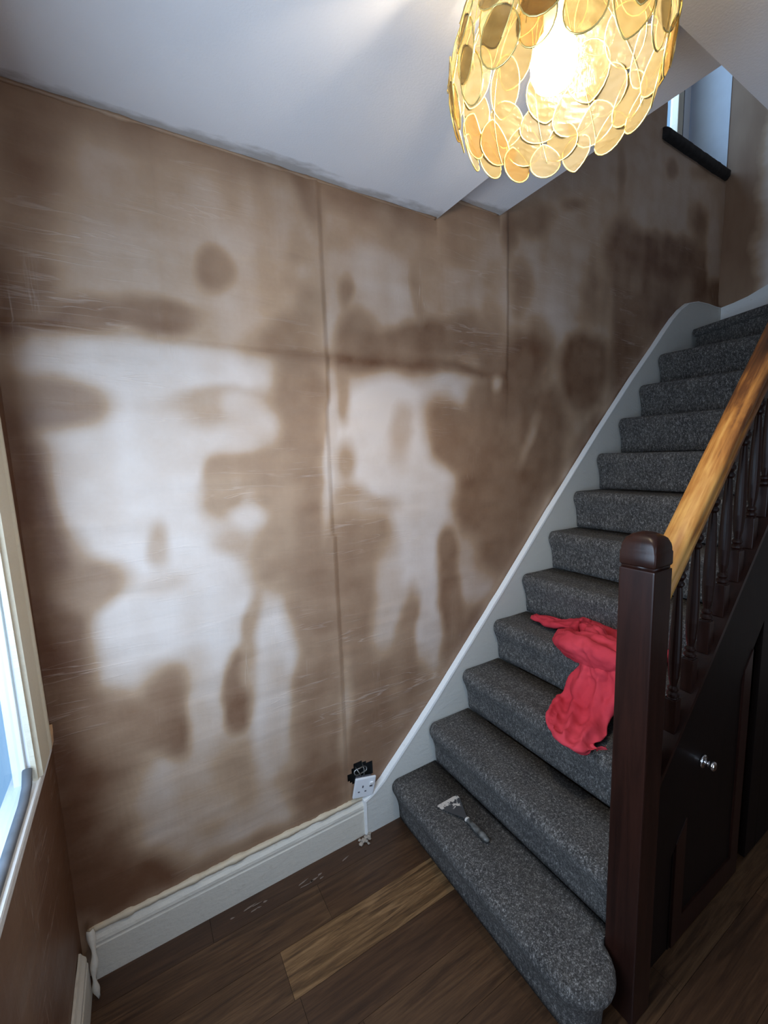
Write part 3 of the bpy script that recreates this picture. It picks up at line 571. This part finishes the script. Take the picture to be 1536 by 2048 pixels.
def shell(theta,h0,h1,wid,up,mat,rr):
    b=bmesh.new(); n=22; R0=dome((h0+h1)/2); tw=rr.uniform(-.22,.22); rot=rr.uniform(-.12,.12); off=rr.uniform(-.002,.004)
    def P(u,v,d=0):    # u across (m), v along 0..1 from h0 up
        vv=(h0+h1)/2+((v-.5)*(h1-h0))*math.cos(rot)+u*math.sin(rot); uu=u*math.cos(rot)-(v-.5)*(h1-h0)*math.sin(rot)
        r=dome(vv)+off+uu*tw+d; th=theta+uu/R0; return PC+Vector((r*math.cos(th),r*math.sin(th),vv))
    out=[]
    for i in range(n):
        a=2*PI*i/n; x=wid/2*math.sin(a)*(abs(math.sin(a/2))**.45); y=.5+.5*math.cos(a)
        out.append((x,y if up else 1-y))
    for d in (-.0006,.0006):
        c=b.verts.new(P(0,.45,d)); mid=[b.verts.new(P(x*.55,.45+(y-.45)*.55,d)) for x,y in out]; ed=[b.verts.new(P(x,y,d)) for x,y in out]
        for i in range(n):
            j=(i+1)%n; b.faces.new((c,mid[i],mid[j])); b.faces.new((mid[i],ed[i],ed[j],mid[j]))
    nf=len(b.faces)
    tube(b,[P(x,y) for x,y in out],.0014,5,True)
    for i,f in enumerate(b.faces): f.material_index=0 if i<nf else 1
    return part('shell',b,[mat,m_wire],pl,True)
rr=random.Random(11)
rows=[(-.028,.052,.074,17,True,0,(0,1,2,2)),(.008,.098,.088,16,True,.5,(0,1,1,2)),(.056,.138,.094,15,True,0,(0,0,1)),(.100,.192,.100,12,False,.5,(0,1)),(.155,.238,.100,10,False,0,(0,1)),(.212,.272,.085,7,False,.5,(1,))]
for h0,h1,w,n,up,ph,ms in rows:
    for i in range(n):
        shell(2*PI*(i+ph)/n+rr.uniform(-.03,.03),h0+rr.uniform(-.006,.006),h1+rr.uniform(-.006,.006),w*rr.uniform(.88,1.08),up if rr.random()<.8 else not up,SH[rr.choice(ms)],rr)
b=bmesh.new()
for i in range(11):
    th=2*PI*(i+.25)/11; tube(b,[PC+Vector(((dome(h)-.004)*math.cos(th+h*1.2),(dome(h)-.004)*math.sin(th+h*1.2),h)) for h in [.01+.026*q for q in range(11)]],.0006,5)
for h in (.265,.272): tube(b,[PC+Vector(((dome(h)-.004)*math.cos(2*PI*i/32),(dome(h)-.004)*math.sin(2*PI*i/32),h)) for i in range(32)],.0014,5,True)
part('wire_frame',b,m_wire,pl,True)
c=(PC.x,PC.y,0)
b=bmesh.new(); lathe(b,[(.004,H1-.02),(.045,H1-.018),(.050,H1-.004),(.050,H1-.0005)],c,28); part('ceiling_rose',b,m_upvc,pl,True)
b=bmesh.new(); lathe(b,[(.0035,PC.z+.20),(.0035,H1-.015)],c,10); part('cord',b,m_upvc,pl,True)
b=bmesh.new(); lathe(b,[(.006,PC.z+.285),(.020,PC.z+.28),(.033,PC.z+.272),(.033,PC.z+.262),(.018,PC.z+.255),(.018,PC.z+.128),(.014,PC.z+.124)],c,20); part('lamp_holder',b,m_upvc,pl,True)
kb=N('lit_bulb'); kb.p.inputs['Base Color'].default_value=(1,1,1,1); kb.p.inputs['Emission Color'].default_value=(1,.85,.64,1); kb.p.inputs['Emission Strength'].default_value=300
b=bmesh.new(); lathe(b,[(.001,PC.z+.028),(.018,PC.z+.031),(.032,PC.z+.042),(.040,PC.z+.060),(.041,PC.z+.078),(.037,PC.z+.096),(.029,PC.z+.110),(.018,PC.z+.121),(.015,PC.z+.124)],c,24)
part('bulb',b,kb.m,pl,True)
# ---------------- socket hanging off the wall ----------------
so=empty('wall_socket',(1.006,-.006,.230)); so.rotation_euler=(math.radians(6),math.radians(9),math.radians(-7)); tag(so,'white switched wall socket hanging loose below a ragged hole above the skirting','socket')
h=.047
b=newbox(-h,h,-.026,-.016,-h,h,.004); obj('face_plate',b,m_socket,so,False)
b=bmesh.new(); box(b,-.012,-.006,-.0272,-.0255,.002,.012); box(b,-.028,-.020,-.0272,-.0255,-.019,-.014); box(b,.002,.010,-.0272,-.0255,-.019,-.014); obj('pin_slot',b,m_sockdk,so)
b=bmesh.new(); prism(b,[(-.026,.024),(-.031,.024),(-.028,.010),(-.026,.010)],'x',.022,.035); obj('rocker_switch',b,plain('bright_rocker',(.92,.93,.93),.2),so)
b=newbox(.022,.035,-.0272,-.0255,.001,.0095); obj('switch_shadow_slot',b,plain('switch_painted_shade',(.12,.12,.13),.5),so)  # dark strip stands in for the shade under the rocker
b=newbox(-.036,.036,-.016,.006,-.034,.034,.003); obj('socket_body',b,m_sockdk,so)
bb=bmesh.new(); 
box(bb,.940,1.066,.030,.034,.200,.335); box(bb,.940,.944,.006,.034,.200,.335); box(bb,1.062,1.066,.006,.034,.2,.335); box(bb,.94,1.066,.006,.034,.331,.335)
o=obj('back_box',bb,m_dark); tag(o,'dark recessed box in the ragged hole behind the loose white socket','back box')
b=bmesh.new(); tube(b,[(1.004+.030*math.cos(2*PI*i/18),.004+.003*math.sin(i),.282+.016*math.sin(2*PI*i/18)) for i in range(18)],.0028,6,True); tube(b,[(.985,.02,.30),(.992,-.004,.285),(1.0,-.010,.262)],.0025,6); tube(b,[(1.02,.02,.305),(1.018,-.004,.288),(1.012,-.010,.262)],.0025,6)
o=obj('knockout_ring',b,m_galv,None,True); o.parent=bpy.data.objects['back_box']
# ---------------- scraper on the first step ----------------
sc=empty('filling_knife',(1.245,-.35,.2)); tag(sc,'plaster-smeared scraper with dark handle lying on the bottom carpeted step','scraper')
T=Vector((1.2695,-0.2515,0)); E=Vector((1.2710,-0.4890,0)); D=(E-T).normalized(); Nn=Vector((-D.y,D.x,0))
Lt=(E-T).length
def loc(s,t,z): return T+D*(s*Lt)+Nn*t+Vector((0,0,z))
km=N('smeared_steel'); v=km.coord(); a=km.noise(v,45,4,.6)
sep=km.n('ShaderNodeTexCoord'); mpn=km.n('ShaderNodeVectorMath',operation='DOT_PRODUCT'); mpn.inputs[1].default_value=tuple(D); km.l(sep.outputs['Object'],mpn.inputs[0])
s0=T.dot(D); gr=km.math('MULTIPLY',km.math('SUBTRACT',mpn.outputs['Value'],s0),9.0)  # 0 at the tip
f=km.math('ADD',km.math('SUBTRACT',.62,gr),km.math('MULTIPLY',km.math('SUBTRACT',a,.5),2.2))
fr=km.ramp(f,[(.36,(0,0,0)),(.42,(1,1,1))]); km.base(km.mix(fr,(.20,.20,.21),(.62,.56,.50))); km.rough(.38); mt=km.n('ShaderNodeMath',operation='SUBTRACT'); mt.inputs[0].default_value=.8; km.l(fr,mt.inputs[1]); km.l(mt.outputs[0],km.p.inputs['Metallic'])
b=bmesh.new(); W2=0.0527
ol=[(0,-W2*.92),(.02,-W2),(.10,-W2*.94),(.22,-W2*.70),(.34,-W2*.42),(.44,-.010),(.52,-.006),(.52,.006),(.44,.010),(.34,W2*.42),(.22,W2*.70),(.10,W2*.94),(.02,W2),(0,W2*.92)]
A=[b.verts.new(loc(s,t,.2025+.010*min(1,s*2.2))) for s,t in ol]; Bv=[b.verts.new(loc(s,t,.2040+.011*min(1,s*2.2))) for s,t in ol]
b.faces.new(A[::-1]); b.faces.new(Bv)
for i in range(len(ol)): j=(i+1)%len(ol); b.faces.new((A[i],A[j],Bv[j],Bv[i]))
bmesh.ops.recalc_face_normals(b,faces=b.faces); part('blade',b,km.m,sc)
b=bmesh.new(); rings=[]
for s,w,hh in ((.50,.007,.005),(.52,.010,.007),(.56,.009,.007),(.64,.010,.008),(.76,.0125,.009),(.88,.0135,.010),(.95,.013,.0095),(.985,.009,.007),(1.0,.003,.003)):
    rings.append([loc(s,w*math.cos(2*PI*k/14),.2125+hh*math.sin(2*PI*k/14)) for k in range(14)])
loft(b,rings); hd=part('handle',b,plain('smeared_black_handle',(.10,.10,.095),.3,0,.8,55,.2),sc,True)
b=bmesh.new(); rings=[]
for s,w in ((.498,.0085),(.505,.0108),(.525,.0112),(.535,.0105)): rings.append([loc(s,w*math.cos(2*PI*k/14),.2125+w*.75*math.sin(2*PI*k/14)) for k in range(14)])
loft(b,rings); part('ferrule',b,plain('pale_plaster_lump',(.60,.56,.52),.6,0,.1,60,.3),sc,True)
# ---------------- red garment ----------------
def clothm():
    k=N('red_jersey'); v=k.coord(); a=k.noise(v,5,3); g=k.noise(v,420,2,.7)
    k.base(k.ramp(a,[(.3,(.48,.030,.045)),(.7,(.60,.055,.075))])); k.bump(g,.35,.002); k.rough(.85); k.p.inputs['Sheen Weight'].default_value=.0; k.p.inputs['Specular IOR Level'].default_value=.12; return k.m
def ribbon(b,pts,seg=10,n=26,seed=0,fold=.012,nf=5):
    """pts: (x,y,z, half-width, half-thickness, dirx, diry, dirz) ; flattened gathered tube"""
    rings=[]; m=len(pts)
    def cr(a,b_,c,d,t): return .5*((2*b_)+(-a+c)*t+(2*a-5*b_+4*c-d)*t*t+(-a+3*b_-3*c+d)*t**3)
    for i in range(m-1):
        for q in range(seg+(1 if i==m-2 else 0)):
            t=q/seg; a,b_,c,d=pts[max(0,i-1)],pts[i],pts[i+1],pts[min(m-1,i+2)]
            v=[cr(a[k],b_[k],c[k],d[k],t) for k in range(8)]; P=Vector(v[:3]); w,th=v[3],v[4]; X=Vector(v[5:8]).normalized()
            T_=(Vector(c[:3])-Vector(b_[:3])).normalized(); Y=X.cross(T_).normalized()
            if Y.z<0 and abs(Y.z)>.2: Y=-Y
            s=i+t; r=[]
            for k in range(n):
                A=2*PI*k/n; u=math.cos(A); h_=math.sin(A)
                f=fold*(math.sin(nf*u*2.2+s*1.1+seed)+.6*noise.noise((u*3+seed,s*1.3,seed)))*(1 if h_>0 else .3)
                r.append(P+X*(w*u*(1+.06*math.sin(s*3+seed)))+Y*(th*h_+f*abs(h_)**.5))
            rings.append(r)
    loft(b,rings)
b=bmesh.new()
# tail lying back across the fourth tread
ribbon(b,[(1.905,-.150,.822,.034,.015,1,.1,0),(1.895,-.20,.826,.038,.017,1,.1,.05),(1.885,-.27,.836,.036,.018,1,.1,.1),(1.885,-.34,.849,.040,.020,1,.1,.1),(1.90,-.42,.862,.05,.03,1,.0,.1)],seed=1,fold=.004)
ribbon(b,[(1.915,-.30,.822,.02,.010,1,0,0),(1.965,-.37,.835,.045,.020,1,.3,0),(1.99,-.47,.842,.07,.024,1,.2,0),(1.98,-.60,.838,.085,.026,1,.1,0),(1.97,-.74,.828,.08,.02,1,0,0)],seed=5,fold=.009)
# bunched knot on the nosing
ribbon(b,[(1.80,-.375,.832,.03,.018,1,0,-.2),(1.79,-.415,.828,.078,.042,1,0,-.35),(1.775,-.48,.826,.105,.055,1,0,-.5),(1.77,-.56,.836,.115,.060,1,.1,-.45),(1.79,-.65,.84,.11,.055,1,.1,-.3),(1.82,-.74,.832,.09,.04,1,0,-.1)],seed=3,fold=.014,nf=6)
ribbon(b,[(1.86,-.44,.87,.02,.015,1,.3,0),(1.83,-.50,.888,.045,.022,1,.3,0),(1.80,-.56,.880,.05,.024,1,.4,-.2),(1.74,-.60,.835,.045,.022,.6,.8,-.3),(1.70,-.62,.765,.04,.02,0,1,0)],seed=8,fold=.008)
# wide piece falling to the third tread
ribbon(b,[(1.80,-.62,.850,.07,.03,.2,1,0),(1.735,-.615,.812,.085,.030,.1,1,0),(1.700,-.605,.735,.095,.030,.05,1,0),(1.672,-.600,.672,.105,.034,.1,1,.0),(1.625,-.605,.640,.115,.030,.25,1,0),(1.565,-.615,.630,.112,.026,.35,1,0),(1.515,-.625,.622,.095,.022,.4,1,0),(1.490,-.635,.612,.06,.014,.4,1,0)],seed=2,fold=.013,nf=4,n=34)
ribbon(b,[(1.72,-.50,.640,.02,.014,.3,1,0),(1.655,-.505,.650,.025,.018,.5,1,0),(1.59,-.515,.648,.024,.018,.6,1,0),(1.535,-.535,.640,.022,.018,.8,1,0),(1.497,-.575,.628,.020,.017,1,.6,0),(1.482,-.64,.615,.020,.016,1,0,0),(1.505,-.71,.618,.020,.015,1,-.4,0),(1.56,-.74,.622,.018,.012,.6,-1,0)],seed=4,fold=.002)
me=bpy.data.meshes.new('red_shirt'); bmesh.ops.recalc_face_normals(b,faces=b.faces); b.to_mesh(me); b.free()
o=obj('red_shirt',me,clothm()); tag(o,'crumpled red jersey shirt draped over two steps behind the newel post','shirt')
md=o.modifiers.new('weld','REMESH'); md.mode='VOXEL'; md.voxel_size=.0048; md.use_smooth_shade=True
ms=o.modifiers.new('soft','SMOOTH'); ms.factor=.5; ms.iterations=6
for nm,sz,st_ in (('folds',.07,.020),('creases',.03,.006)):
    tx=bpy.data.textures.new(nm,'CLOUDS'); tx.noise_scale=sz; tx.noise_type='SOFT_NOISE'; tx.noise_depth=1
    d=o.modifiers.new(nm,'DISPLACE'); d.texture=tx; d.texture_coords='LOCAL'; d.strength=st_; d.mid_level=.5
tx=bpy.data.textures.new('gathers','MARBLE'); tx.noise_scale=.075; tx.turbulence=7; tx.marble_type='SOFT'; d=o.modifiers.new('gathers','DISPLACE'); d.texture=tx; d.texture_coords='LOCAL'; d.strength=.0095; d.mid_level=.5
ms=o.modifiers.new('soft2','SMOOTH'); ms.factor=.5; ms.iterations=2
# ---------------- scraps ----------------
b=bmesh.new(); rings=[]
for i in range(22):
    t=i/21; z=.205*(1-t)+.004; x=.034+.006*math.sin(t*5)+.028*max(0,t-.6); y=-.050-.022*math.sin(t*2.6)-.02*t
    w=.009*(1-.3*t)+.003*math.sin(t*17)
    rings.append([(x-w,y-.002,z),(x,y-.008,z),(x+w,y-.001,z),(x+w,y+.002,z),(x,y-.004,z),(x-w,y+.001,z)])
loft(b,rings); o=obj('peeled_strip',b,m_skirt,None,True); tag(o,'curled cream strip leaning in the corner where the two skirtings meet','peeled strip')
rng=random.Random(5); b=bmesh.new()
for i in range(12):
    x=.985+rng.uniform(-.028,.030); y=-.050+rng.uniform(-.022,.018); s=rng.uniform(.005,.012)
    q=bmesh.ops.create_icosphere(b,subdivisions=1,radius=s)['verts']
    for v in q: v.co=Vector((v.co.x*rng.uniform(.7,1.5)+x,v.co.y+y,v.co.z*.6+s*.55)); v.co+=Vector(noise.noise_vector(v.co*90))*.002
o=obj('plaster_crumbs',b,plain('crumbled_plaster',(.34,.29,.24),.8,0,.25,80)); tag(o,'small heap of plaster crumbs on the floor at the foot of the stair string','plaster crumbs',kind='stuff')
b=bmesh.new()
for i in range(13):
    x=rng.uniform(.42,.90); y=-.068+rng.uniform(-.014,.010)-.02*(x>.6); l=rng.uniform(.006,.026); w=rng.uniform(.0012,.003); a=rng.uniform(-.3,.3)
    ca,sa=math.cos(a),math.sin(a); P=[(-l,-w),(0,-w*1.4),(l,0),(0,w*1.3),(-l*.8,w)]
    vs=[b.verts.new((x+p*ca-q*sa,y+p*sa+q*ca,.0006)) for p,q in P]; vt=[b.verts.new((v.co.x,v.co.y,.0016)) for v in vs]
    b.faces.new(vt); 
    for k in range(5): b.faces.new((vs[k],vs[(k+1)%5],vt[(k+1)%5],vt[k]))
o=obj('plaster_splashes',b,plain('dried_splash',(.20,.15,.12),.7)); tag(o,'thin pale plaster splashes dried on the floorboards along the skirting','plaster splashes',kind='stuff')
# unseen glazed door added behind the camera to go with the fill lamp
d=empty('added_door_1',(.9,-3.1,0)); d['kind']='structure'
b=bmesh.new(); box(b,.35,.47,-3.12,-3.06,0,2.15); box(b,1.33,1.45,-3.12,-3.06,0,2.15); box(b,.47,1.33,-3.12,-3.06,2.03,2.15); box(b,.47,1.33,-3.12,-3.06,0,.14); part('door_frame',b,m_upvc,d)
part('door_pane',newbox(.47,1.33,-3.095,-3.089,.14,2.03),m_glass,d)
